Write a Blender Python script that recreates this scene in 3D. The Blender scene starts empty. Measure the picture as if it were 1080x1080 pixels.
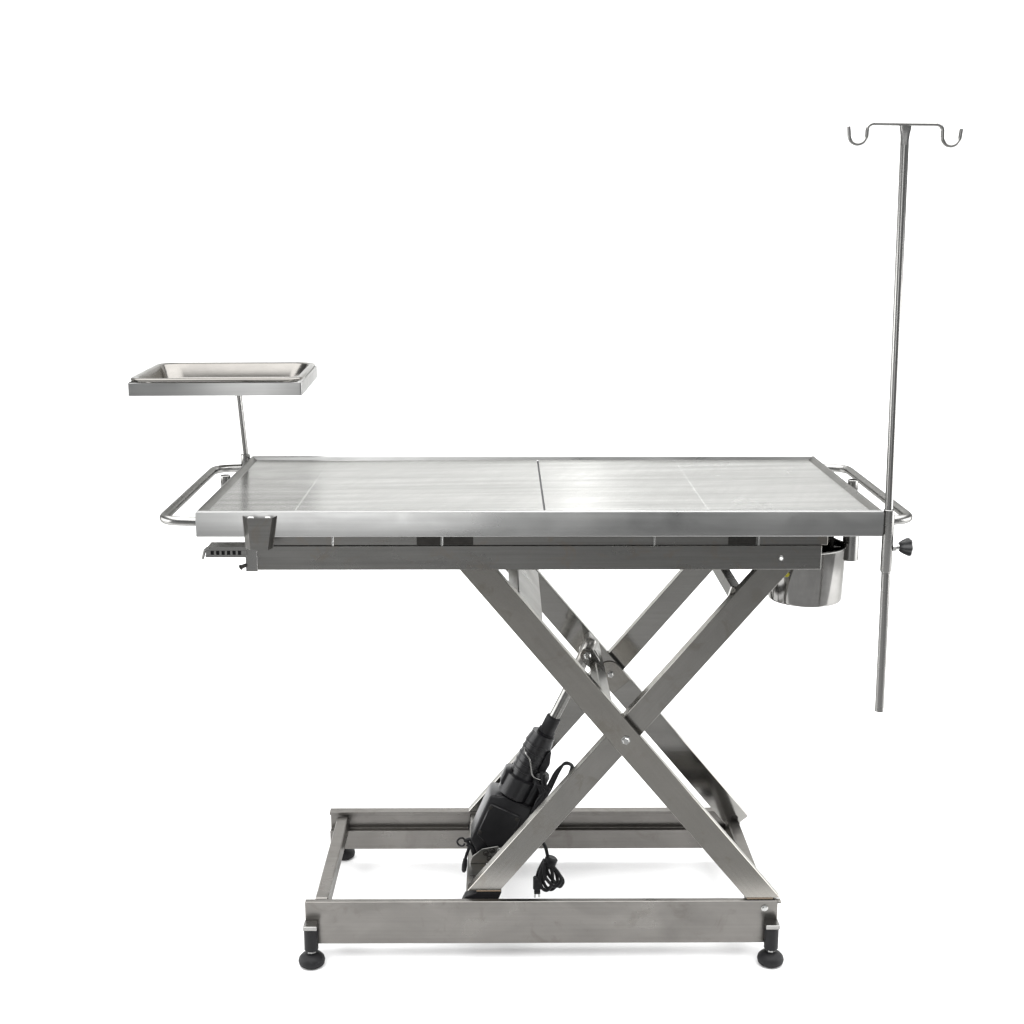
import bpy, bmesh, math, random
from mathutils import Vector, Matrix
random.seed(4)
PI = math.pi
scene = bpy.context.scene
COL = scene.collection

# ------------------------------------------------------------------ materials
def new_mat(name):
    m = bpy.data.materials.new(name); m.use_nodes = True
    nt = m.node_tree
    b = next(n for n in nt.nodes if n.type == 'BSDF_PRINCIPLED')
    return m, nt, b

def ramp(nt, fac, stops):
    r = nt.nodes.new('ShaderNodeValToRGB'); nt.links.new(fac, r.inputs[0])
    e = r.color_ramp.elements
    while len(e) < len(stops): e.new(0.5)
    for i, (p, c) in enumerate(stops):
        e[i].position = p; e[i].color = (c if len(c) == 4 else (*c, 1)) if isinstance(c, tuple) else (c, c, c, 1)
    return r.outputs[0]

def noise(nt, vec, scale, detail=3, rough=.55, dist=0.0):
    n = nt.nodes.new('ShaderNodeTexNoise'); nt.links.new(vec, n.inputs['Vector'])
    n.inputs['Scale'].default_value = scale; n.inputs['Detail'].default_value = detail
    n.inputs['Roughness'].default_value = rough; n.inputs['Distortion'].default_value = dist
    return n.outputs['Fac']

def mapped(nt, scale=(1, 1, 1), rot=(0, 0, 0)):
    tc = nt.nodes.new('ShaderNodeTexCoord'); mp = nt.nodes.new('ShaderNodeMapping')
    mp.vector_type = 'TEXTURE' if False else 'POINT'
    nt.links.new(tc.outputs['Object'], mp.inputs['Vector'])
    mp.inputs['Rotation'].default_value = rot
    sc = nt.nodes.new('ShaderNodeVectorMath'); sc.operation = 'MULTIPLY'
    nt.links.new(mp.outputs[0], sc.inputs[0]); sc.inputs[1].default_value = scale
    return sc.outputs[0]

def mixc(nt, fac, a, b, mode='MIX'):
    m = nt.nodes.new('ShaderNodeMix'); m.data_type = 'RGBA'; m.blend_type = mode
    if isinstance(fac, float): m.inputs[0].default_value = fac
    else: nt.links.new(fac, m.inputs[0])
    for s, i in ((a, 6), (b, 7)):
        if isinstance(s, tuple): m.inputs[i].default_value = (*s, 1)
        else: nt.links.new(s, m.inputs[i])
    return m.outputs[2]

def steel(name, col, rough, grain=(3, 160, 160), rot=(0, 0, 0), bump=.15, aniso=0.0, tangent=None,
          blotch=.25, stain=(.22, .18, .14), stain_amt=.0, var=.12, rvar=.22, edge=.62, cross=0):
    """Brushed stainless steel: fine lines along local x (after rot), cloudy wear, optional warm stains."""
    m, nt, b = new_mat(name)
    b.inputs['Metallic'].default_value = 1.0
    b.inputs['Specular Tint'].default_value = (edge, edge, edge * .98, 1)
    lines = noise(nt, mapped(nt, grain, rot), 1.0, 4, .6)
    cloud = noise(nt, mapped(nt, (6, 9, 9), rot), 1.0, 4, .6, .6)
    lo = tuple(c * (1 - var) for c in col); hi = tuple(min(1, c * (1 + var)) for c in col)
    c1 = ramp(nt, lines, [(.3, lo), (.7, hi)])
    if cross:      # faint second pass of the brush, across the first
        xl = noise(nt, mapped(nt, (70, 5, 5), (0, 0, .35)), 1.0, 3, .6)
        c1 = mixc(nt, ramp(nt, xl, [(.42, cross), (.6, 0.0)]), c1, tuple(c * .82 for c in col))
    c2 = mixc(nt, ramp(nt, cloud, [(.35, 0.0), (.75, blotch)]), c1, tuple(c * .62 for c in col))
    if stain_amt > 0:
        sp = noise(nt, mapped(nt, (17, 17, 17)), 1.0, 5, .65, 1.2)
        c2 = mixc(nt, ramp(nt, sp, [(.54, 0.0), (.68, stain_amt)]), c2, stain)
    nt.links.new(c2, b.inputs['Base Color'])
    rr = nt.nodes.new('ShaderNodeMapRange'); nt.links.new(cloud, rr.inputs[0])
    rr.inputs[1].default_value = .3; rr.inputs[2].default_value = .7
    rr.inputs[3].default_value = rough * (1 - rvar); rr.inputs[4].default_value = rough * (1 + rvar)
    nt.links.new(rr.outputs[0], b.inputs['Roughness'])
    if bump > 0:
        bp = nt.nodes.new('ShaderNodeBump'); bp.inputs['Strength'].default_value = bump
        bp.inputs['Distance'].default_value = .0006
        nt.links.new(lines, bp.inputs['Height']); nt.links.new(bp.outputs[0], b.inputs['Normal'])
    if aniso > 0:
        b.inputs['Anisotropic'].default_value = aniso
        cx = nt.nodes.new('ShaderNodeCombineXYZ')
        for i in range(3): cx.inputs[i].default_value = tangent[i]
        nt.links.new(cx.outputs[0], b.inputs['Tangent'])
    return m

def plain(name, col, rough, metallic=0.0, bump=0.0, bscale=60, spec=.5):
    m, nt, b = new_mat(name)
    b.inputs['Metallic'].default_value = metallic
    n = noise(nt, mapped(nt, (bscale,) * 3), 1.0, 4, .6)
    nt.links.new(ramp(nt, n, [(.3, tuple(c * .85 for c in col)), (.7, tuple(min(1, c * 1.15) for c in col))]), b.inputs['Base Color'])
    b.inputs['Roughness'].default_value = rough
    b.inputs['Specular IOR Level'].default_value = spec
    if bump:
        bp = nt.nodes.new('ShaderNodeBump'); bp.inputs['Strength'].default_value = bump; bp.inputs['Distance'].default_value = .0008
        nt.links.new(n, bp.inputs['Height']); nt.links.new(bp.outputs[0], b.inputs['Normal'])
    return m

LEG_ANGLE = math.atan2(1, .835)      # slope of the scissor arms
M = {
    'top':   steel('brushed_top_steel', (.425, .425, .415), .25, (2.2, 40, 40), rot=(0, 0, -.07), bump=.9, aniso=.7, tangent=(0, 1, 1), blotch=.08, var=.2, rvar=.1, cross=.3),
    'apron': steel('brushed_apron_steel', (.345, .345, .34), .33, (2, 10, 90), bump=.15, aniso=.6, tangent=(0, 1, 1), blotch=.2, var=.08),
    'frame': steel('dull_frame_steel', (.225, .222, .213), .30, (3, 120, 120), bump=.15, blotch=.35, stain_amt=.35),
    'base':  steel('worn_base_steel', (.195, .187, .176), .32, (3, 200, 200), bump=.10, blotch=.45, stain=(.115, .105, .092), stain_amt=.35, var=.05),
    'arm_a': steel('worn_arm_steel', (.290, .279, .258), .20, (3, 220, 220), rot=(0, -LEG_ANGLE, 0.0), bump=.08, var=.05, blotch=.35, stain=(.17, .145, .11), stain_amt=.3),
    'arm_b': steel('worn_brace_steel', (.295, .287, .270), .19, (3, 220, 220), rot=(0, LEG_ANGLE, 0), bump=.08, var=.05, blotch=.35, stain=(.18, .155, .12), stain_amt=.28),
    'arm_rear': steel('polished_arm_steel', (.29, .284, .27), .10, (3, 160, 160), bump=.05, var=.05, blotch=.35, rvar=.4),
    'tube':  steel('satin_tube_steel', (.29, .287, .279), .27, (12, 12, 12), bump=0, blotch=.1, var=.03, edge=.34, rvar=.1),
    'polish': steel('polished_steel', (.25, .246, .238), .12, (30, 30, 90), bump=.04, blotch=.15, var=.05),
    'dish':  steel('warm_polished_steel', (.185, .177, .166), .2, (20, 20, 60), bump=.04, blotch=.15, var=.05),
    'side_rim': steel('dark_edge_steel', (.16, .158, .152), .33, (3, 160, 160), bump=.1, blotch=.3),
    'weld': steel('heat_tinted_weld', (.20, .155, .115), .35, (300, 300, 300), bump=.3, blotch=.5),
    'bolt':  plain('bright_bolt_steel', (.45, .45, .44), .25, 1.0),
    'plastic': plain('black_plastic', (.007, .007, .008), .34, bump=.3, bscale=260, spec=.38),
    'rubber': plain('black_rubber', (.008, .008, .009), .55, bump=.3, bscale=200, spec=.25),
    'cable': plain('black_cable_sheath', (.006, .006, .007), .5, spec=.25),
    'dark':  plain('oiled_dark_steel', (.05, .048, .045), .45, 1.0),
    'yellow': plain('yellow_sticker_film', (.55, .50, .04), .5),
}

# ------------------------------------------------------------------ mesh helpers (all in world metres)
def finish(bm, angle=32):
    bmesh.ops.recalc_face_normals(bm, faces=bm.faces)
    for f in bm.faces: f.smooth = True
    for e in bm.edges:
        if len(e.link_faces) == 2 and e.calc_face_angle(0) > math.radians(angle): e.smooth = False

WORLD = {}          # world origin of each object (no rotations are used on parents)
def link(name, bm, mat, parent=None, angle=32):
    finish(bm, angle)
    me = bpy.data.meshes.new(name); bm.to_mesh(me); bm.free()
    for m in (mat if isinstance(mat, (list, tuple)) else [mat]): me.materials.append(m)
    o = bpy.data.objects.new(name, me); COL.objects.link(o)
    if parent is not None:
        o.parent = parent; o.location = -WORLD[parent.name]
    WORLD[o.name] = Vector((0, 0, 0))
    return o

def thing(name, label, cat, loc):
    o = bpy.data.objects.new(name, None); COL.objects.link(o)
    o.location = loc; o.empty_display_size = .1
    o['label'] = label; o['category'] = cat
    WORLD[o.name] = Vector(loc)
    return o

def bevel(bm, geom_edges, w, seg=1):
    if w > 0: bmesh.ops.bevel(bm, geom=geom_edges, offset=w, segments=seg, profile=.5, affect='EDGES', clamp_overlap=True)

def join(bm, tmp):
    me = bpy.data.meshes.new('t'); tmp.to_mesh(me); tmp.free(); bm.from_mesh(me); bpy.data.meshes.remove(me)

def box(bm, x0, x1, y0, y1, z0, z1, bev=.0015, rot=None):
    t = bmesh.new(); bmesh.ops.create_cube(t, size=1)
    c = Vector(((x0 + x1) / 2, (y0 + y1) / 2, (z0 + z1) / 2))
    for v in t.verts: v.co = Vector((v.co.x * (x1 - x0), v.co.y * (y1 - y0), v.co.z * (z1 - z0)))
    bevel(t, list(t.edges), bev)
    R = rot if rot is not None else Matrix.Identity(3)
    for v in t.verts: v.co = R @ v.co + c
    join(bm, t); return bm

def prism(bm, pts, y0, y1, bev=.0015, seg=1):
    """Polygon in the xz plane extruded along y."""
    t = bmesh.new()
    a = [t.verts.new((x, y0, z)) for x, z in pts]; b = [t.verts.new((x, y1, z)) for x, z in pts]
    n = len(pts); t.faces.new(a); t.faces.new(b[::-1])
    for i in range(n): t.faces.new((a[i], b[i], b[(i + 1) % n], a[(i + 1) % n]))
    bmesh.ops.recalc_face_normals(t, faces=t.faces)
    bevel(t, list(t.edges), bev, seg); join(bm, t); return bm

def xprism(bm, pts, x0, x1, bev=.0008):
    """Polygon in the yz plane extruded along x."""
    t = bmesh.new()
    a = [t.verts.new((x0, y, z)) for y, z in pts]; b = [t.verts.new((x1, y, z)) for y, z in pts]
    n = len(pts); t.faces.new(a); t.faces.new(b[::-1])
    for i in range(n): t.faces.new((a[i], b[i], b[(i + 1) % n], a[(i + 1) % n]))
    bmesh.ops.recalc_face_normals(t, faces=t.faces)
    bevel(t, list(t.edges), bev, 1); join(bm, t); return bm

def fillet(pts, r, n=7):
    pts = [Vector(p) for p in pts]; out = [pts[0]]
    for i in range(1, len(pts) - 1):
        p, a, b = pts[i], pts[i - 1] - pts[i], pts[i + 1] - pts[i]
        la, lb = a.length, b.length; a.normalize(); b.normalize()
        k = min(r, la * .49, lb * .49)
        for j in range(n + 1):
            t = j / n
            out.append((p + a * k) * (1 - t) ** 2 + p * 2 * t * (1 - t) + (p + b * k) * t ** 2)
    out.append(pts[-1]); return out

def tube(bm, pts, r, seg=16, cap=True):
    """Round tube along a polyline; r a number or one per point."""
    pts = [Vector(p) for p in pts]; n = len(pts)
    rs = r if isinstance(r, (list, tuple)) else [r] * n
    t = bmesh.new(); rings = []
    tan0 = (pts[1] - pts[0]).normalized()
    up = Vector((0, 0, 1)) if abs(tan0.z) < .9 else Vector((0, 1, 0))
    nrm = (up - tan0 * up.dot(tan0)).normalized()
    for i in range(n):
        if i == 0: tg = tan0
        elif i == n - 1: tg = (pts[i] - pts[i - 1]).normalized()
        else: tg = ((pts[i] - pts[i - 1]).normalized() + (pts[i + 1] - pts[i]).normalized()).normalized()
        nrm = (nrm - tg * nrm.dot(tg)).normalized(); bn = tg.cross(nrm)
        rings.append([t.verts.new(pts[i] + (nrm * math.cos(2 * PI * k / seg) + bn * math.sin(2 * PI * k / seg)) * rs[i]) for k in range(seg)])
    for i in range(n - 1):
        for k in range(seg):
            t.faces.new((rings[i][k], rings[i][(k + 1) % seg], rings[i + 1][(k + 1) % seg], rings[i + 1][k]))
    if cap: t.faces.new(rings[0][::-1]); t.faces.new(rings[-1])
    join(bm, t); return bm

def lathe(bm, prof, origin, axis=(0, 0, 1), seg=32):
    """prof = [(radius, height)], spun about axis through origin."""
    ax = Vector(axis).normalized(); o = Vector(origin)
    u = ax.orthogonal().normalized(); w = ax.cross(u)
    t = bmesh.new(); rings = []
    for r, h in prof:
        if r < 1e-6: rings.append([t.verts.new(o + ax * h)])
        else: rings.append([t.verts.new(o + ax * h + (u * math.cos(2 * PI * k / seg) + w * math.sin(2 * PI * k / seg)) * r) for k in range(seg)])
    for a, b in zip(rings, rings[1:]):
        for k in range(seg):
            k2 = (k + 1) % seg
            if len(a) == 1 and len(b) == 1: continue
            if len(a) == 1: t.faces.new((a[0], b[k2], b[k]))
            elif len(b) == 1: t.faces.new((a[k], a[k2], b[0]))
            else: t.faces.new((a[k], a[k2], b[k2], b[k]))
    join(bm, t); return bm

def rod(bm, a, b, r, seg=20, bev=.0012):
    a, b = Vector(a), Vector(b); L = (b - a).length
    e = min(bev, r * .4, L * .3)
    return lathe(bm, [(0, 0), (r - e, 0), (r, e), (r, L - e), (r - e, L), (0, L)], a, b - a, seg)

def bolt_head(bm, c, axis, r=.007, h=.005):
    c, ax = Vector(c), Vector(axis).normalized()
    lathe(bm, [(0, 0), (r * 1.35, 0), (r * 1.35, .0012), (r, .0016), (r, h * .8), (r * .75, h), (0, h)], c, ax, 6 if r > .006 else 12)
    return bm
NB = bmesh.new

# ------------------------------------------------------------------ setting
def ground():
    bm = NB()
    G = .016
    prof = [(-.24, G), (2.3, G)]
    for i in range(1, 15):
        a = i / 14 * PI / 2
        prof.append((2.3 + .9 * math.sin(a), G + .9 - .9 * math.cos(a)))
    prof.append((3.2, 3.3))
    L = [bm.verts.new((-4.2, y, z)) for y, z in prof]; R = [bm.verts.new((4.2, y, z)) for y, z in prof]
    for i in range(len(prof) - 1): bm.faces.new((L[i], R[i], R[i + 1], L[i + 1]))
    m, nt, b = new_mat('white_paper_roll')
    n = noise(nt, mapped(nt, (180,) * 3), 1.0, 3)
    nt.links.new(ramp(nt, n, [(.2, (.86, .86, .86)), (.8, (.89, .89, .89))]), b.inputs['Base Color'])
    b.inputs['Roughness'].default_value = .95; b.inputs['Specular IOR Level'].default_value = .1
    o = link('backdrop', bm, m, angle=40)
    o['kind'] = 'structure'; o['label'] = 'seamless white paper sweep behind and under the steel table'; o['category'] = 'backdrop'
    bm = NB()
    vs = [bm.verts.new(p) for p in ((-9, -9, .010), (9, -9, .010), (9, 6, .010), (-9, 6, .010))]; bm.faces.new(vs)
    o = link('floor', bm, plain('grey_studio_floor', (.24, .24, .24), .6, bscale=8))
    o['kind'] = 'structure'; o['label'] = 'plain grey floor around the white paper sweep'; o['category'] = 'floor'
ground()

# ------------------------------------------------------------------ operating table
H, TZ = .9923, .9430
T = thing('operating_table', 'stainless steel veterinary operating table on an electric scissor lift with black levelling feet', 'table', (0, .3, 0))

def make_top():
    bm = NB()
    # nested rectangles: outer bottom, outer top, rim crest, rim inner foot (open pan floor is closed by the sheet below)
    def ring(ix, iy, z): return [bm.verts.new(p) for p in ((-.65 + ix, iy, z), (.65 - ix, iy, z), (.65 - ix, .6 - iy, z), (-.65 + ix, .6 - iy, z))]
    rs = [ring(*q) for q in ((.02, .02, TZ), (.0012, .0012, TZ), (0, 0, TZ + .0015), (0, 0, H - .003), (.001, .001, H - .001), (.003, .003, H), (.0045, .0100, H),
                             (.0065, .0118, H - .0012), (.0145, .0132, H - .0085), (.0165, .0165, H - .0112))]
    for a, b in zip(rs, rs[1:]):
        for k in range(4): bm.faces.new((a[k], a[(k + 1) % 4], b[(k + 1) % 4], b[k]))
    bm.faces.new(rs[0][::-1]); bm.faces.new(rs[-1])
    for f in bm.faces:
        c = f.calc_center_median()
        if abs(c.x) > .632 and abs(c.x) < .6495 and c.z > H - .009: f.material_index = 1  # side rim faces take a darker base colour than the apron
    return bm
top = link('tabletop', make_top(), [M['apron'], M['side_rim']], T)

def panel(x0, x1, creases):
    """One folded sheet of the table surface: shallow creases run front to back, heights dip towards the middle."""
    bm = NB()
    creases = [q for c, h in creases for q in ((c - .0022, h), (c, h + (.0004 if c < 0 else -.0004)), (c + .0022, h))]
    xs = sorted([x0, x1] + [c for c, _ in creases]); hs = dict(creases)
    pts = [(x, hs.get(x, None)) for x in xs]
    rows = []
    for x, dz in pts:
        d = dz if dz is not None else 0
        rows.append([bm.verts.new((x, y, H - .0075 + d + dy)) for y, dy in ((.0155, 0), (.3, -.0012), (.5845, 0))])
    for a, b in zip(rows, rows[1:]):
        for k in range(2): bm.faces.new((a[k], b[k], b[k + 1], a[k + 1]))
    r = bmesh.ops.extrude_face_region(bm, geom=list(bm.faces))
    for v in r['geom']:
        if isinstance(v, bmesh.types.BMVert): v.co.z -= .0015
    return bm
link('top_panel', panel(-.6340, .0079, [(-.47, -.0012)]), M['top'], T, angle=.05)
link('top_panel', panel(.0118, .6340, [(.325, -.0008), (.545, -.0002)]), M['top'], T, angle=.05)

link('seam_strip', box(NB(), .0081, .0116, .0155, .5845, H - .0116, H - .0098, 0), M['rubber'], T)
# push handles on both ends
def handle(s, xo, y0, y1, z):
    path = fillet([(s * .648, y0, z), (s * xo, y0 + .012, z), (s * (xo + .004), y1 - .01, z), (s * .648, y1, z)], .055, 9)
    bm = tube(NB(), path, .0092, 18)
    h = link('push_handle', bm, M['tube'], T)
    for y in (y0, y1):
        lathe(b2 := NB(), [(0, 0), (.0135, 0), (.0135, .0015), (.0105, .004), (.0095, .004)], (s * .6502, y, z), (s, 0, 0), 20)
        link('weld_collar', b2, M['tube'], h)
handle(-1, .7265, .030, .590, .966)
handle(1, .7215, .046, .605, .963)

# sockets along the edges
def socket(x, y, z0, z1, r, s, knob=False):
    bm = lathe(NB(), [(0, 0), (r * .82, 0), (r, .004), (r, z1 - z0 - .001), (r * .93, z1 - z0), (r * .78, z1 - z0), (r * .78, z1 - z0 - .01), (0, z1 - z0 - .01)], (x, y, z0), (0, 0, 1), 24)
    xe = .6495 * s
    if abs(x) - r * .7 > .6495: box(bm, min(xe, x - s * r * .6), max(xe, x - s * r * .6), y - .004, y + .004, max(z0 + .01, TZ + .004), H - .006, .0006)
    return link('pole_socket', bm, M['tube'], T)
socket(-.6625, .355, .948, .994, .0105, -1)
socket(.6625, .285, .948, .997, .0105, 1)
socket(-.6612, .583, .945, .999, .0105, -1)
ivs = socket(.6628, .010, .870, .9935, .0106, 1)
bm = NB(); rod(bm, (.6715, .01, .920), (.6895, .01, .920), .0062); lathe(bm, [(0, 0), (.0088, 0), (.0088, .006), (0, .006)], (.6725, .01, .920), (1, 0, 0), 6)
link('clamp_screw', bm, M['bolt'], ivs)
bm = NB()
seg = 36
t = bmesh.new(); rings = []
for h, rr in ((0, .006), (.002, .009), (.008, .0125), (.017, .0165), (.0215, .0165), (.0235, .0145), (.0235, .0)):
    rings.append([t.verts.new((.6845 + h, .01 + rr * (1 + .10 * math.cos(6 * 2 * PI * k / seg)) * math.cos(2 * PI * k / seg), .920 + rr * (1 + .10 * math.cos(6 * 2 * PI * k / seg)) * math.sin(2 * PI * k / seg))) for k in range(seg)] if rr > 0 else None)
for a, b in zip(rings[:-1], rings[1:-1]):
    for k in range(seg): t.faces.new((a[k], a[(k + 1) % seg], b[(k + 1) % seg], b[k]))
t.faces.new(rings[0]); t.faces.new(rings[-2])
join(bm, t)
link('clamp_knob', bm, M['plastic'], ivs)

# tapered clamp pocket on the front apron
def pocket():
    bm = NB()
    # hat section: flange, slanted side, front plate, slanted side, flange; tapering downwards
    def row(z, o0, i0, i1, o1, d): return [(o0 - .001, -.0012, z), (o0, -.0016, z), (i0, -d, z), (i1, -d, z), (o1, -.0016, z), (o1 + .001, -.0012, z)]
    rows = [row(.9845, -.5600, -.5480, -.5015, -.4965, .022), row(.955, -.5585, -.5465, -.5070, -.5010, .021), row(.922, -.5570, -.5455, -.5125, -.5060, .018)]
    vs = [[bm.verts.new(p) for p in r] for r in rows]
    for a, b in zip(vs, vs[1:]):
        for k in range(5): bm.faces.new((a[k], a[k + 1], b[k + 1], b[k]))
    r = bmesh.ops.extrude_face_region(bm, geom=list(bm.faces))
    for v in r['geom']:
        if isinstance(v, bmesh.types.BMVert): v.co.y += .0022 if v.co.y < -.01 else .001
    return bm
pk = link('clamp_pocket', pocket(), M['frame'], T)
for x in (-.5415, -.510):
    b2 = NB(); box(b2, x - .0055, x + .0055, -.0235, -.017, .9835, .9875, .0012); link('weld_spot', b2, M['bolt'], pk)

# perforated end rail with six holes
def perforated():
    bm = NB()
    x0, x1, z0, z1 = -.6465, -.5645, .8917, .9130
    h0, h1 = .8970, .9050
    box(bm, x0 + .004, x1, .045, .048, h1, z1, .0004)
    box(bm, x0 + .002, x1, .045, .048, z0, h0, .0004)
    xs = [-.634 + i * .0105 for i in range(6)]
    edges = [x0 + .003] + [v for x in xs for v in (x, x + .0062)] + [x1]
    for i in range(0, len(edges), 2): box(bm, edges[i], edges[i + 1], .0451, .0479, h0, h1, 0)
    box(bm, x0 + .006, x1, .0482, .085, z1 - .003, z1, .0005)
    tube(bm, fillet([(x0 + .010, .0465, z1 - .002), (x0 + .001, .0465, z1 - .006), (x0 - .0035, .0465, z0 - .003)], .012, 6), .0028, 8)
    return bm
pr = link('perforated_rail', perforated(), M['tube'], T)
b2 = NB(); box(b2, -.638, -.5645, .0485, .0515, .8945, .9075, .0005); link('hole_shade_strip', b2, M['rubber'], pr)  # black strip: shade inside the channel put into its colour
bm = NB(); rod(bm, (-.566, .045, .877), (-.578, .045, .872), .004); rod(bm, (-.5755, .045, .873), (-.579, .045, .8713), .0055)
link('end_screw', bm, M['dark'], T)

# frame under the top
def tubebeam(name, x0, x1, y0, y1, z0, z1, m, bev=.0009): return link(name, box(NB(), x0, x1, y0, y1, z0, z1, bev), m, T)
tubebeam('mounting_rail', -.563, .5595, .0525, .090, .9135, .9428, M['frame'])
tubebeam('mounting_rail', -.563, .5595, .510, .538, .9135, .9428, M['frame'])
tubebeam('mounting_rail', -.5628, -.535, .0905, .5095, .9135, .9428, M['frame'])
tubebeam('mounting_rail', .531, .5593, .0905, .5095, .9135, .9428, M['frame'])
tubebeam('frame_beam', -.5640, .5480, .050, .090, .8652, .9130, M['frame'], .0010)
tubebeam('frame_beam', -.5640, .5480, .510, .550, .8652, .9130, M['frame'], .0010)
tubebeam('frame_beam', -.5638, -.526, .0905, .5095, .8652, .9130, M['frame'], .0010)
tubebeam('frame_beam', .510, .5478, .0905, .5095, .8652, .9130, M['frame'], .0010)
tubebeam('end_plate', -.5680, -.5450, .0470, .0496, .8630, .9180, M['tube'], .0008)
for x in (-.3986, -.1881, .2224, .4244):
    b2 = NB(); rod(b2, (x, .0500, .9132), (x, .0500, .9432), .0022, 10); rod(b2, (x, .0490, .9335), (x, .0490, .9390), .0048, 8)
    link('mounting_stud', b2, M['bolt'], T)
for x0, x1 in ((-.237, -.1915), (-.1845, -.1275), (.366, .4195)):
    link('dark_plate', box(NB(), x0, x1, .0510, .0523, .9150, .9425, .0004), M['dark'], T)  # thin dark plates set in the gap beside the studs
b2 = NB(); bolt_head(b2, (.470, .0502, .888), (-.25, -1, .15), .0040, .006); link('frame_bolt', b2, M['bolt'], T)

# drain under the right end, bucket hanger
bm = NB(); lathe(bm, [(0, 0), (.0125, 0), (.0125, -.0), (.0165, 0), (.0165, .058), (.0145, .061), (.0145, .0965), (0, .0965)], (.6425, .2, .8465), (0, 0, 1), 28)
link('drain_pipe', bm, M['tube'], T)
bm = NB(); box(bm, .600, .622, .196, .203, .925, .9428, .001); box(bm, .601, .607, .196, .203, .872, .925, .001); box(bm, .601, .6225, .1965, .2025, .870, .874, .001)
link('bucket_hanger', bm, M['dark'], T)

# ---------------- scissor arms
PX, PZ = .1770, .5045                        # common pivot
DIR = {1: Vector((-.835, 0, 1)).normalized(), -1: Vector((.835, 0, 1)).normalized()}
def arm(kind, y0, y1, z_lo, z_hi, cut_lo, m, w=.0545):
    d = DIR[kind]; n = Vector((d.z, 0, -d.x))
    P = Vector((PX, 0, PZ))
    def at(z, side, cut):
        # point on the side edge; cut 'flat' ends the arm level, 'square' ends it at right angles
        if cut == 'flat':
            base = P + n * side * w / 2; s = (z - base.z) / d.z
            return base + d * s
        s = (z - P.z) / d.z
        return P + d * s + n * side * w / 2
    pts = [at(z_lo, -1, cut_lo), at(z_lo, 1, cut_lo), at(z_hi, 1, 'flat'), at(z_hi, -1, 'flat')]
    bm = prism(NB(), [(p.x, p.z) for p in pts], y0, y1, .0009)
    return link('scissor_arm', bm, m, T)
arm(1, .0720, .0960, .1560, .8648, 'flat', M['arm_a'])
arm(-1, .1000, .1250, .1590, .8648, 'flat', M['arm_b'], .0520)
arm(1, .4780, .5020, .1320, .8648, 'square', M['arm_rear'])
arm(-1, .5060, .5090 + .022, .1500, .8648, 'flat', M['arm_rear'], .0520)

def onarm(kind, z, off=0, y=0):
    d = DIR[kind]; n = Vector((d.z, 0, -d.x)); P = Vector((PX, 0, PZ))
    p = P + d * ((z - PZ) / d.z) + n * off; p.y = y; return p

def crosstube(c, hw, hh, rot, y0, y1, m, name='cross_tube'):
    R = Matrix.Rotation(rot, 3, 'Y'); bm = NB()
    box(bm, c[0] - hw, c[0] + hw, y0, y1, c[1] - hh, c[1] + hh, .002, R)
    return link(name, bm, m, T)
ang = math.atan2(.835, 1)
# upper tube of the outer arms (wide face looks up to the right), tube beside the pivot, tube at the foot
p = onarm(1, .757, .012); crosstube((p.x, p.z), .014, .0385, -ang, .0963, .4777, M['frame'])
p = onarm(1, .575, .0185); mid = crosstube((p.x, p.z), .0085, .0190, -ang, .0963, .4777, M['frame'])
p = onarm(-1, .7830, -.020); crosstube((p.x + .002, p.z), .0125, .0125, .30, .1253, .5057, M['tube'])
crosstube((-.1280, .131), .0205, .014, 0, .1253, .5057, M['frame'])

# pivots
for y, ax in ((.0717, -1),):
    b2 = NB(); bolt_head(b2, (PX, y, PZ), (0, -1, 0), .0075, .007); link('pivot_bolt', b2, M['bolt'], T)
    b2 = NB(); rod(b2, (PX, .0962, PZ), (PX, .0998, PZ), .016); link('pivot_washer', b2, M['dark'], T)
b2 = NB()
c = onarm(1, .508, 0); d = DIR[1]; n = Vector((d.z, 0, -d.x)); pts = []
for i in range(13):
    a = i / 12 * PI
    q = c + (n * math.cos(a) + d * math.sin(a)) * .0268; pts.append((q.x, q.z))
q = c - d * .045 - n * .0268; pts.append((q.x, q.z)); q = c - d * .045 + n * .0268; pts.append((q.x, q.z))
prism(b2, pts, .4735, .4776, .0008)
pl = link('pivot_plate', b2, M['arm_a'], T)
b2 = NB(); bolt_head(b2, (PX, .4733, PZ), (0, -1, 0), .0062, .006); link('pivot_bolt', b2, M['bolt'], T)
b2 = NB(); rod(b2, (PX, .5022, PZ), (PX, .5058, PZ), .016); link('pivot_washer', b2, M['dark'], T)

# end rollers and blocks
b2 = NB(); prism(b2, [(-.162, .120), (-.0880, .120), (-.0735, .1560), (-.1250, .1560), (-.150, .146)], .0995, .1240, .0015); link('roller_block', b2, M['rubber'], T)
b2 = NB(); rod(b2, (-.1145, .0905, .136), (-.1145, .0993, .136), .0055); link('roller_pin', b2, M['bolt'], T)
b2 = NB(); box(b2, .4330, .4930, .0740, .0955, .1200, .1545, .001); link('hinge_block', b2, M['dark'], T)
b2 = NB(); prism(b2, [(-.155, .105), (-.095, .105), (-.080, .1485), (-.1300, .1485)], .5065, .5240, .0015); link('roller_block', b2, M['rubber'], T)
b2 = NB(); rod(b2, (.476, .4772, .145), (.476, .5150, .145), .009); link('hinge_pin', b2, M['dark'], T)

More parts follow.
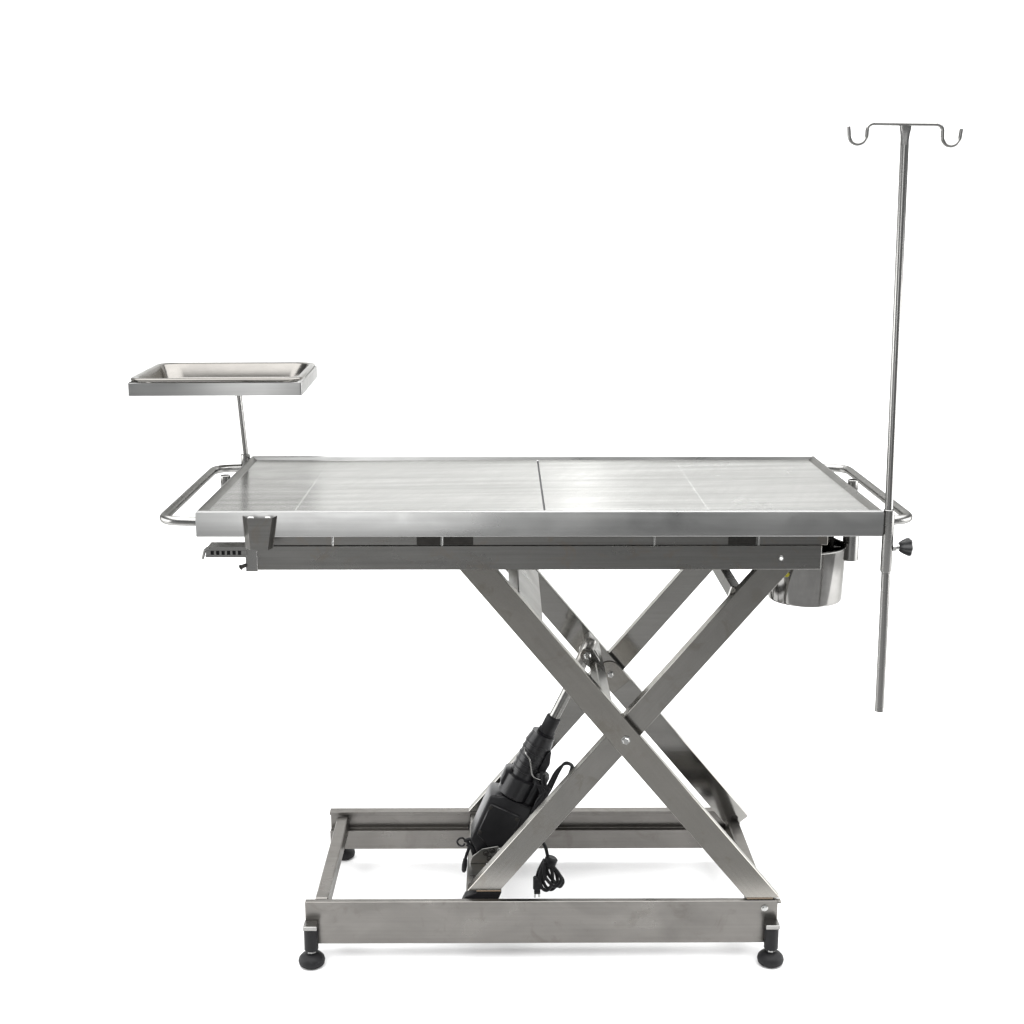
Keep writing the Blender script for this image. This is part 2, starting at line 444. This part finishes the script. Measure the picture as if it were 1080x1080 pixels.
# weld beads with heat tint at the arm ends
for pts in ([(.4340, .0715, .1555), (.4880, .0715, .1555)], [(-.1260, .0995, .1590), (-.0750, .0995, .1590)]):
    n_ = 14; a_, e_ = Vector(pts[0]), Vector(pts[1])
    b2 = NB(); tube(b2, [a_.lerp(e_, i / n_) for i in range(n_ + 1)], [.0014 + .0005 * (i % 2) for i in range(n_ + 1)], 8); link('weld_bead', b2, M['weld'], T, angle=80)

# ---------------- base frame
RZ0, RZ1 = .0550, .1498
def rail(y, s, x0, x1):
    """Track rail: outer web, narrow top lip, deep lower lip, open slot facing the inside (s=+1 opens to +y)."""
    t = .003
    if s > 0: prof = [(y, RZ0), (y + .036, RZ0), (y + .036, .078), (y + .033, .078), (y + .033, RZ0 + t), (y + t, RZ0 + t), (y + t, RZ1 - t), (y + .013, RZ1 - t), (y + .013, RZ1), (y, RZ1)]
    else: prof = [(y, RZ0), (y - .024, RZ0), (y - .024, .1020), (y - .021, .1020), (y - .021, .0992), (y - t, .0992), (y - t, RZ1 - t), (y - .021, RZ1 - t), (y - .021, .1425), (y - .024, .1425), (y - .024, RZ1), (y, RZ1)]
    return link('base_rail', xprism(NB(), prof, x0, x1), M['base'], T)
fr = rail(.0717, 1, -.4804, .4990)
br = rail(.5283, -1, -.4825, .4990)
b2 = NB(); box(b2, .4992, .5062, .0722, .0847, .1430, .1490, .001); link('rail_tip', b2, M['base'], fr)
b2 = NB(); bolt_head(b2, (.472, .0715, .1335), (0, -1, 0), .0055, .005); link('rail_bolt', b2, M['bolt'], fr)
for x0, x1 in ((-.4640, -.4370), (.4590, .4860)):
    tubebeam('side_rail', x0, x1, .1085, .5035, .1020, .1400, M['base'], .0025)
b2 = NB(); box(b2, -.441, -.4365, .486, .5035, .108, .129, .001); link('rail_notch_plate', b2, M['dark'], T)

def foot(x, y, front=True):
    t = bpy.data.objects.new('levelling_foot', None)
    bm = NB()
    lathe(bm, [(0, 0), (.0205, 0), (.0262, .0045), (.0276, .011), (.0262, .017), (.021, .0228), (.013, .0265), (.010, .0275), (0, .0275)], (x, y, .0166), (0, 0, 1), 32)
    f = link('levelling_foot', bm, M['rubber'], T)
    bm = NB(); rod(bm, (x, y, .0435), (x, y, .056), .006); lathe(bm, [(0, 0), (.0095, 0), (.0095, .005), (0, .005)], (x, y, .0450), (0, 0, 1), 6)
    link('threaded_stem', bm, M['bolt'], f)
    bm = NB()
    segs = 24; tt = bmesh.new(); lo, hi = [], []
    for k in range(segs):
        r = .0146 if k % 2 else .0136
        a = 2 * PI * k / segs
        lo.append(tt.verts.new((x + r * math.cos(a), y + r * math.sin(a), .0515))); hi.append(tt.verts.new((x + r * math.cos(a), y + r * math.sin(a), .1000)))
    for k in range(segs): tt.faces.new((lo[k], lo[(k + 1) % segs], hi[(k + 1) % segs], hi[k]))
    tt.faces.new(lo[::-1]); tt.faces.new(hi); join(bm, tt)
    link('rubber_sleeve', bm, M['rubber'], f, angle=50)
    bm = NB(); box(bm, x - .0142, x + .0142, y - .0142, y + .0142, .1002, .1095, .0008)
    link('foot_cap', bm, M['tube'], f)
    bpy.data.objects.remove(t)
foot(-.4675, .0568); foot(.4855, .0568); foot(-.4560, .5425); foot(.4855, .5425)

# ---------------- linear actuator: axis from the lower mount to the clevis
O = Vector((-.105, .30, .167)); A = Vector((.435, 0, .900)).normalized(); B = Vector((A.z, 0, -A.x))
def au(s, u): p = O + A * s + B * u; return (p.x, p.z)
def av(s, u=0, y=.30): p = O + A * s + B * u; return (p.x, y, p.z)
act = link('linear_actuator', prism(NB(), [au(s, u) for s, u in ((.010, -.047), (.118, -.052), (.126, -.047), (.128, -.034), (.134, -.026), (.134, .047), (.020, .047), (-.018, .020), (-.022, -.010))], .262, .338, .007, 3), M['plastic'], T, angle=50)
def actpart(name, bm, m, angle=40): return link(name, bm, m, act, angle)
actpart('gearbox_cover', prism(NB(), [au(s, u) for s, u in ((.030, -.040), (.108, -.043), (.108, .030), (.045, .036), (.006, .012))], .2570, .2617, .002), M['plastic'])
bm = NB(); lathe(bm, [(0, 0), (.031, 0), (.036, .003), (.036, .048), (.029, .052), (.029, .140), (.0265, .150), (.0265, .158), (0, .158)], av(.135, -.004, .292), A, 36)
for k in range(5): lathe(bm, [(.0292, 0), (.0305, .001), (.0305, .004), (.0292, .005)], av(.200 + k * .016, -.004, .292), A, 36)
actpart('motor_housing', bm, M['plastic'])
bm = NB(); lathe(bm, [(0, 0), (.0200, 0), (.0215, .003), (.0215, .105), (.0185, .110), (0, .110)], av(.100, .032, .292), A, 28)
actpart('motor_housing', bm, M['plastic'])
bm = NB(); lathe(bm, [(0, 0), (.019, 0), (.019, .012), (.0165, .015), (.0165, .044), (.0140, .046), (0, .046)], av(.289, .001), A, 28)
actpart('rod_seal', bm, M['rubber'])
bm = NB(); rod(bm, av(.334, .001), av(.470, .001), .0120, 24)
actpart('piston_rod', bm, M['frame'])
bm = NB(); lathe(bm, [(0, 0), (.0125, 0), (.0140, .002), (.0140, .060), (.0125, .068), (.008, .073), (0, .074)], av(.458, -.002), A, 24)
actpart('rod_end', bm, M['frame'])
bm = NB(); tube(bm, fillet([av(.250, -.031, .285), av(.246, -.027, .262), av(.236, -.010, .2605), av(.203, .010, .2605), av(.199, .030, .268), av(.201, .048, .282)], .010, 5), .0017, 8)
actpart('retaining_clip', bm, M['tube'])
bm = NB()
for off in (0, .006, -.005):
    tube(bm, fillet([av(.12, .045, .272 + off), av(.175, .058 + off, .270 + off), av(.235, .056 + off * .6, .268), av(.262, .062, .266 + off), av(.262, .082 + off * .4, .268), av(.230, .084, .266), av(.150, .070, .268 + off), av(.085, .055, .275)], .018, 6), .0032, 8)
actpart('motor_cable', bm, M['cable'])
bm = NB(); rnd = random.Random(7)
for k in range(8):
    j = lambda a: rnd.uniform(-a, a)
    tube(bm, fillet([av(.205 + j(.02), .030 + j(.008), .262 + j(.004)), av(.180 + j(.02), .056 + j(.006), .258 + j(.004)), av(.140 + j(.015), .050 + j(.010), .256 + j(.003)), av(.115 + j(.01), .066 + j(.008), .260 + j(.004)), av(.070, .052 + j(.008), .258 + j(.003))], .02, 6), .0030, 8)
actpart('cable_tangle', bm, M['cable'])
for s_, u_ in ((.038, -.036), (.100, -.040), (.100, .024), (.046, .030)):
    p_ = au(s_, u_); bm = NB(); bolt_head(bm, (p_[0], .2568, p_[1]), (0, -1, 0), .0034, .0028); actpart('cover_screw', bm, M['dark'])
bm = NB(); prism(bm, [au(s_, u_) for s_, u_ in ((.160, -.0445), (.186, -.0445), (.192, -.036), (.192, -.028), (.150, -.028), (.150, -.040))], .276, .312, .002)
actpart('end_stop_housing', bm, M['plastic'])
bm = NB(); prism(bm, [au(s_, u_) for s_, u_ in ((.215, .018), (.262, .018), (.268, .026), (.240, .036), (.212, .034))], .270, .306, .002)
actpart('cable_inlet', bm, M['plastic'])
# lower mount plates with screws, clevis plates on the cross tube
MP = [(-.142, .1455), (-.060, .1455), (-.054, .160), (-.082, .186), (-.116, .180), (-.138, .162)]
mt = link('mount_plate', prism(NB(), MP, .250, .254, .0006), M['frame'], T)
link('mount_plate', prism(NB(), MP, .344, .348, .0006), M['frame'], T)
for x, z in ((-.108, .170), (-.094, .176), (-.081, .167), (-.100, .157), (-.078, .178)):
    b2 = NB(); bolt_head(b2, (x, .2498, z), (0, -1, 0), .0048, .004); link('mount_screw', b2, M['dark'] if x < -.09 else M['bolt'], mt)
bm = NB()
def an(a, n_): p = Vector((PX, 0, PZ)) + DIR[1] * a + Vector((DIR[1].z, 0, -DIR[1].x)) * n_; return (p.x, p.z)
eye = [an(.126 + .0165 * math.cos(t), .0196 + .0165 * math.sin(t)) for t in [-1.7 + i * 3.4 / 12 for i in range(13)]]
prism(bm, eye + [an(.108, .034), an(.0985, .032), an(.0985, .006), an(.110, .004)], .2795, .2845, .0008)
cl = link('clevis_plate', bm, M['frame'], T, angle=25)
link('clevis_plate', prism(NB(), eye + [an(.108, .034), an(.0985, .032), an(.0985, .006), an(.110, .004)], .3155, .3205, .0008), M['frame'], T, angle=25)
b2 = NB(); rod(b2, (an(.126, .0196)[0], .276, an(.126, .0196)[1]), (an(.126, .0196)[0], .325, an(.126, .0196)[1]), .0070); bolt_head(b2, (an(.126, .0196)[0], .2790, an(.126, .0196)[1]), (0, -1, 0), .0070, .006); link('clevis_pin', b2, M['bolt'], cl)

# ------------------------------------------------------------------ cords
def cord(name, label, loc, paths, r, m, extra=None):
    t = thing(name, label, 'cord', loc)
    for nm, bm in paths: link(nm, bm, m, t)
    return t
# mains cord: several loops tied in a hank, hanging behind the brace arm
bm = NB()
hang = Vector((.012, .27, .142))
loops = [(-.012, .055, .010, .006), (.000, .062, .014, -.004), (.010, .066, .016, .004), (.018, .050, .015, -.008), (.026, .058, .010, .002)]
for dx, L, w, dy in loops:
    a = hang + Vector((-.004, dy, 0)); e = hang + Vector((dx, dy * 1.5, -L))
    side = Vector((w, 0, w * .25))
    pts = [a, a * .5 + e * .5 - side * .9, e - side * .7 + Vector((0, 0, .006)), e + Vector((0, 0, -.004)), e + side * .8 + Vector((0, 0, .008)), a * .55 + e * .45 + side, a + Vector((.006, 0, 0))]
    tube(bm, fillet(pts, .016, 6), .0034, 10)
loopsbm = bm
b3 = NB(); lathe(b3, [(0, 0), (.010, 0), (.0125, .003), (.0125, .016), (.009, .019), (0, .019)], hang + Vector((.004, 0, -.010)), (.35, 0, .9), 14)
b4 = NB(); box(b4, -.014, .002, .262, .278, .078, .106, .003); box(b4, -.012, .000, .264, .276, .069, .0782, .001)
b5 = NB(); rod(b5, (-.0095, .27, .0715), (-.0105, .27, .0590), .0018); rod(b5, (-.003, .27, .0715), (-.002, .27, .0600), .0018)
b6 = NB(); tube(b6, fillet([hang + Vector((.003, 0, .004)), hang + Vector((-.004, 0, .040)), (-.020, .275, .200), (-.030, .285, .215)], .02, 6), .0036, 10)
pc = cord('power_cord', 'black mains cord looped in a hank hanging behind the lower scissor arm', (.012, .27, .142), [('cord_loops', loopsbm), ('cord_tie', b3), ('plug', b4), ('cord_lead', b6)], .0034, M['cable'])
link('plug_pin', b5, M['bolt'], next(o for o in pc.children if o.name.startswith('plug')))
pc.location.x += .014; pc.scale = (1.15, 1, 1.08)
# short control cable with a small ring and connector left of the actuator
r0 = Vector((-.163, .27, .187))
bm = NB(); tube(bm, [r0 + Vector((.0085 * math.cos(a), .002 * math.sin(2 * a), .0095 * math.sin(a))) for a in [i / 20 * 2 * PI for i in range(20)]], .0022, 8)
b2 = NB()
tube(b2, fillet([(-.154, .27, .190), (-.142, .268, .196), (-.132, .272, .180), (-.128, .276, .150)], .012, 6), .0040, 10)
tube(b2, fillet([(-.150, .268, .192), (-.144, .268, .178), (-.151, .268, .158), (-.154, .268, .146)], .012, 6), .0036, 10)
tube(b2, fillet([(-.124, .27, .225), (-.140, .268, .200), (-.138, .268, .165), (-.130, .27, .142), (-.118, .275, .160)], .016, 6), .0040, 10)
tube(b2, fillet([(-.150, .266, .184), (-.136, .266, .172), (-.126, .27, .156), (-.122, .272, .140)], .010, 6), .0042, 10)
b3 = NB(); lathe(b3, [(0, 0), (.0030, 0), (.0052, .004), (.0060, .016), (.0050, .030), (.0036, .034), (0, .034)], (-.1575, .268, .116), (.12, 0, 1), 14)
cord('control_cable', 'short black cable with a small ring and connector hanging left of the actuator', (-.145, .27, .17), [('cable_ring', bm), ('cable_strand', b2), ('connector', b3)], .002, M['cable'])

# ------------------------------------------------------------------ iv pole
P = thing('iv_pole', 'tall thin steel drip pole with two hooks clamped at the table corner', 'iv pole', (.667, .01, .589))
def polex(z): return .6628 + (z - .935) * -.0180 if z > .935 else .6628 + (.935 - z) * .0122
bm = NB(); tube(bm, [(polex(.994), .01, .994)] + [(polex(z), .01, z) for z in (1.2, 1.4, 1.6, 1.661)], .0076, 20)
up_ = link('upper_pole', bm, M['tube'], P)
bm = NB(); tube(bm, [(polex(.589), .01, .589), (polex(.7), .01, .70), (polex(.8), .01, .80), (polex(.8695), .01, .8695)], .0086, 20)
link('lower_pole', bm, M['tube'], P)
# flattened top end
bm = NB(); t = bmesh.new(); rings = []
for z, rx, ry in ((1.6612, .0076, .0076), (1.671, .0076, .0060), (1.681, .0088, .0040), (1.689, .0105, .0028), (1.6965, .0108, .0026)):
    rings.append([t.verts.new((polex(1.67) + rx * math.cos(2 * PI * k / 20), .01 + ry * math.sin(2 * PI * k / 20), z)) for k in range(20)])
for a, b in zip(rings, rings[1:]):
    for k in range(20): t.faces.new((a[k], a[(k + 1) % 20], b[(k + 1) % 20], b[k]))
t.faces.new(rings[0][::-1]); t.faces.new(rings[-1]); join(bm, t)
link('flattened_end', bm, M['tube'], P)
def pp(px, py): return (.5450 + (px - 893) * .001697, .01, 1.6826 - (py - 140) * .001707)
bm = NB(); tube(bm, [pp(921, 130.6), pp(987.5, 131.4)], .0034, 12); link('crossbar', bm, M['tube'], P)
def hook(pts):
    bm = NB(); tube(bm, [pp(*q) for q in pts], .0034, 12); link('hook', bm, M['tube'], P)
def arc(cx, cy, rx, ry, a0, a1, n=10): return [(cx + rx * math.cos(math.radians(a0 + (a1 - a0) * i / n)), cy + ry * math.sin(math.radians(a0 + (a1 - a0) * i / n))) for i in range(n + 1)]
hook([(894.6, 133.6), (895.3, 138)] + arc(905.0, 142.0, 9.4, 9.4, 180, 0, 14) + arc(921, 137.6, 6.6, 7.0, 180, 270, 6))
hook(arc(987.5, 138.4, 6.6, 7.0, 270, 360, 6) + arc(1003.6, 143.6, 9.4, 9.6, 180, 0, 14) + [(1013.4, 139.5), (1013.8, 136)])

# ------------------------------------------------------------------ instrument tray stand + tray
S = thing('tray_stand', 'steel tray frame on a thin post rising from the back left corner of the table', 'tray stand', (-.6612, .583, .95))
tc = Vector((-.7022, .6170)); trot = math.radians(1.8)
def tp(u, v): return (tc.x + u * math.cos(trot) - v * math.sin(trot), tc.y + u * math.sin(trot) + v * math.cos(trot))
bm = NB(); tube(bm, [(-.6612, .583, .992), (-.6720, .5835, 1.1439)], .0075, 18); link('post', bm, M['tube'], S)
def rrect(hu, hv, r, n=5):
    out = []
    for cx, cy, a0 in ((hu - r, hv - r, 0), (-hu + r, hv - r, 90), (-hu + r, -hv + r, 180), (hu - r, -hv + r, 270)):
        for i in range(n + 1):
            a = math.radians(a0 + 90 * i / n); out.append((cx + r * math.cos(a), cy + r * math.sin(a)))
    return out
def stack(levels, close_ends=True):
    """levels = [(half u, half v, corner radius, z)], lofted as rounded rectangles."""
    bm = NB(); rings = []
    for hu, hv, r, z in levels: rings.append([bm.verts.new((*tp(u, v), z)) for u, v in rrect(hu, hv, r)])
    n = len(rings[0])
    for a, b in zip(rings, rings[1:]):
        for k in range(n): bm.faces.new((a[k], a[(k + 1) % n], b[(k + 1) % n], b[k]))
    return bm, rings
HU, HV = .1895, .166
bm, rg = stack([(HU - .003, HV - .003, .004, 1.1800), (HU, HV, .005, 1.1790), (HU, HV, .005, 1.1520), (HU - .002, HV - .002, .004, 1.1510), (HU - .008, HV - .008, .003, 1.1510), (HU - .008, HV - .008, .003, 1.1535), (HU - .0035, HV - .0035, .004, 1.1535), (HU - .0035, HV - .0035, .004, 1.1790)])
n = len(rg[0])
for k in range(n): bm.faces.new((rg[-1][k], rg[-1][(k + 1) % n], rg[0][(k + 1) % n], rg[0][k]))
link('tray_frame', bm, M['apron'], S)
bm = NB(); u0 = -.6725
box(bm, u0 - .016, u0 + .016, .566, .7725, 1.1440, 1.1470, .0008); box(bm, u0 - .016, u0 + .016, .7727, .7765, 1.1440, 1.1508, .0008); link('cross_strap', bm, M['frame'], S)

bm, rg = stack([(.1850, .1605, .030, 1.1825), (.1875, .163, .032, 1.1840), (.1880, .1635, .032, 1.1862), (.1868, .162, .032, 1.1882), (.1840, .159, .032, 1.1890), (.1780, .153, .034, 1.1888), (.1745, .149, .036, 1.1868), (.169, .143, .040, 1.1700), (.165, .139, .042, 1.1560), (.156, .129, .034, 1.1492), (.10, .09, .03, 1.1486)])
bm.faces.new(rg[-1])
r = bmesh.ops.extrude_face_region(bm, geom=list(bm.faces))
newv = [v for v in r['geom'] if isinstance(v, bmesh.types.BMVert)]
for v in newv: v.co.z -= .0012
D = link('instrument_tray', bm, M['dish'])
D['label'] = 'shallow polished steel instrument dish with rounded corners lying in the raised tray frame'; D['category'] = 'tray'

# ------------------------------------------------------------------ waste bucket
K = thing('waste_bucket', 'small polished steel bucket hanging below the right end of the table', 'bucket', (.5525, .20, .7645))
bm = lathe(NB(), [(0, .0015), (.069, .0005), (.0735, .002), (.0752, .006), (.0785, .112), (.0800, .1135), (.0805, .1155), (.0795, .117), (.0775, .116), (.0770, .112), (.0737, .008), (.070, .004), (0, .0035)], (.5525, .20, .7640), (0, 0, 1), 64)
link('bucket_body', bm, M['polish'], K)
bm = NB()
for s in (-1, 1): lathe(bm, [(0, 0), (.006, 0), (.006, .004), (0, .004)], (.5525 + s * .0785, .2, .866), (s, 0, 0), 12)
tube(bm, [(.5525 + .083 * math.cos(a), .2 + .02 * math.sin(a), .866 + .030 * math.sin(a)) for a in [i / 20 * PI for i in range(21)]], .0022, 8)
link('bail_handle', bm, M['dark'], K)
# small yellow round sticker on the wall towards the arm
bm = NB(); a0 = math.radians(-132); c0 = Vector((.5525, .2, 0)); vs = []
for k in range(18):
    th = 2 * PI * k / 18; z = .831 + .0058 * math.sin(th); aa = a0 + .0075 * math.cos(th) / .0765
    rr = .0752 + (z - .770) / .106 * .0033 + .0012
    vs.append(bm.verts.new((.5525 + rr * math.cos(aa), .2 + rr * math.sin(aa), z)))
bm.faces.new(vs); r = bmesh.ops.extrude_face_region(bm, geom=list(bm.faces))
for v in r['geom']:
    if isinstance(v, bmesh.types.BMVert): v.co += (c0 - Vector((v.co.x, v.co.y, 0))).normalized() * .0009
link('sticker', bm, M['yellow'], K)

# ------------------------------------------------------------------ light
def area(name, loc, target, sx, sy, power, col=(1, 1, 1)):
    d = bpy.data.lights.new(name, 'AREA'); d.shape = 'RECTANGLE'; d.size = sx; d.size_y = sy; d.energy = power; d.color = col
    o = bpy.data.objects.new(name, d); COL.objects.link(o); o.location = loc
    o.rotation_euler = (Vector(target) - Vector(loc)).to_track_quat('-Z', 'Y').to_euler()
    return o
area('overhead_fill', (0, -.2, 3.35), (0, -.2, 0), 6.0, 5.4, 390)  # unseen lamp, added to burn the paper sweep white
area('window_softbox', (-.80, -3.6, 1.5), (-.3, 0, .9), 1.1, 1.8, 18)

area('side_fill', (-2.6, .1, .85), (0, .3, .1), 2.4, 1.1, 38)  # both side lamps are unseen, added to thin the shadows under the table
area('side_fill', (2.6, .1, .85), (0, .3, .1), 2.4, 1.1, 38)
area('highlight_strip', (.255, 2.4, 2.75), (.08, .3, 1), .13, .9, 5)  # unseen lamp, added for the bright band across the tabletop
w = bpy.data.worlds.new('World'); scene.world = w; w.use_nodes = True
bg = w.node_tree.nodes['Background']; bg.inputs[0].default_value = (.98, 1.0, 1.02, 1); bg.inputs[1].default_value = .22

# ------------------------------------------------------------------ camera
cam = bpy.data.cameras.new('camera'); co = bpy.data.objects.new('camera', cam); COL.objects.link(co)
cam.sensor_width = 36; cam.lens = 36 * 1448.1878 / 1080
yaw, pitch, roll = .00704, .21746, .0006
cy, sy, cp, sp = math.cos(yaw), math.sin(yaw), math.cos(pitch), math.sin(pitch)
f = Vector((sy * cp, cy * cp, -sp)); r_ = Vector((cy, -sy, 0)); u_ = r_.cross(f)
r2 = math.cos(roll) * r_ + math.sin(roll) * u_; u2 = -math.sin(roll) * r_ + math.cos(roll) * u_
mw = Matrix((( r2.x, u2.x, -f.x, -.0708), (r2.y, u2.y, -f.y, -2.5286), (r2.z, u2.z, -f.z, 1.5499), (0, 0, 0, 1)))
co.matrix_world = mw
cam.clip_end = 100; scene.camera = co

vs = scene.view_settings
scene.display_settings.display_device = 'sRGB'
vs.view_transform = 'Standard'; vs.look = 'None'; vs.exposure = .25; vs.gamma = 1; vs.use_curve_mapping = False
scene.cycles.max_bounces = 8
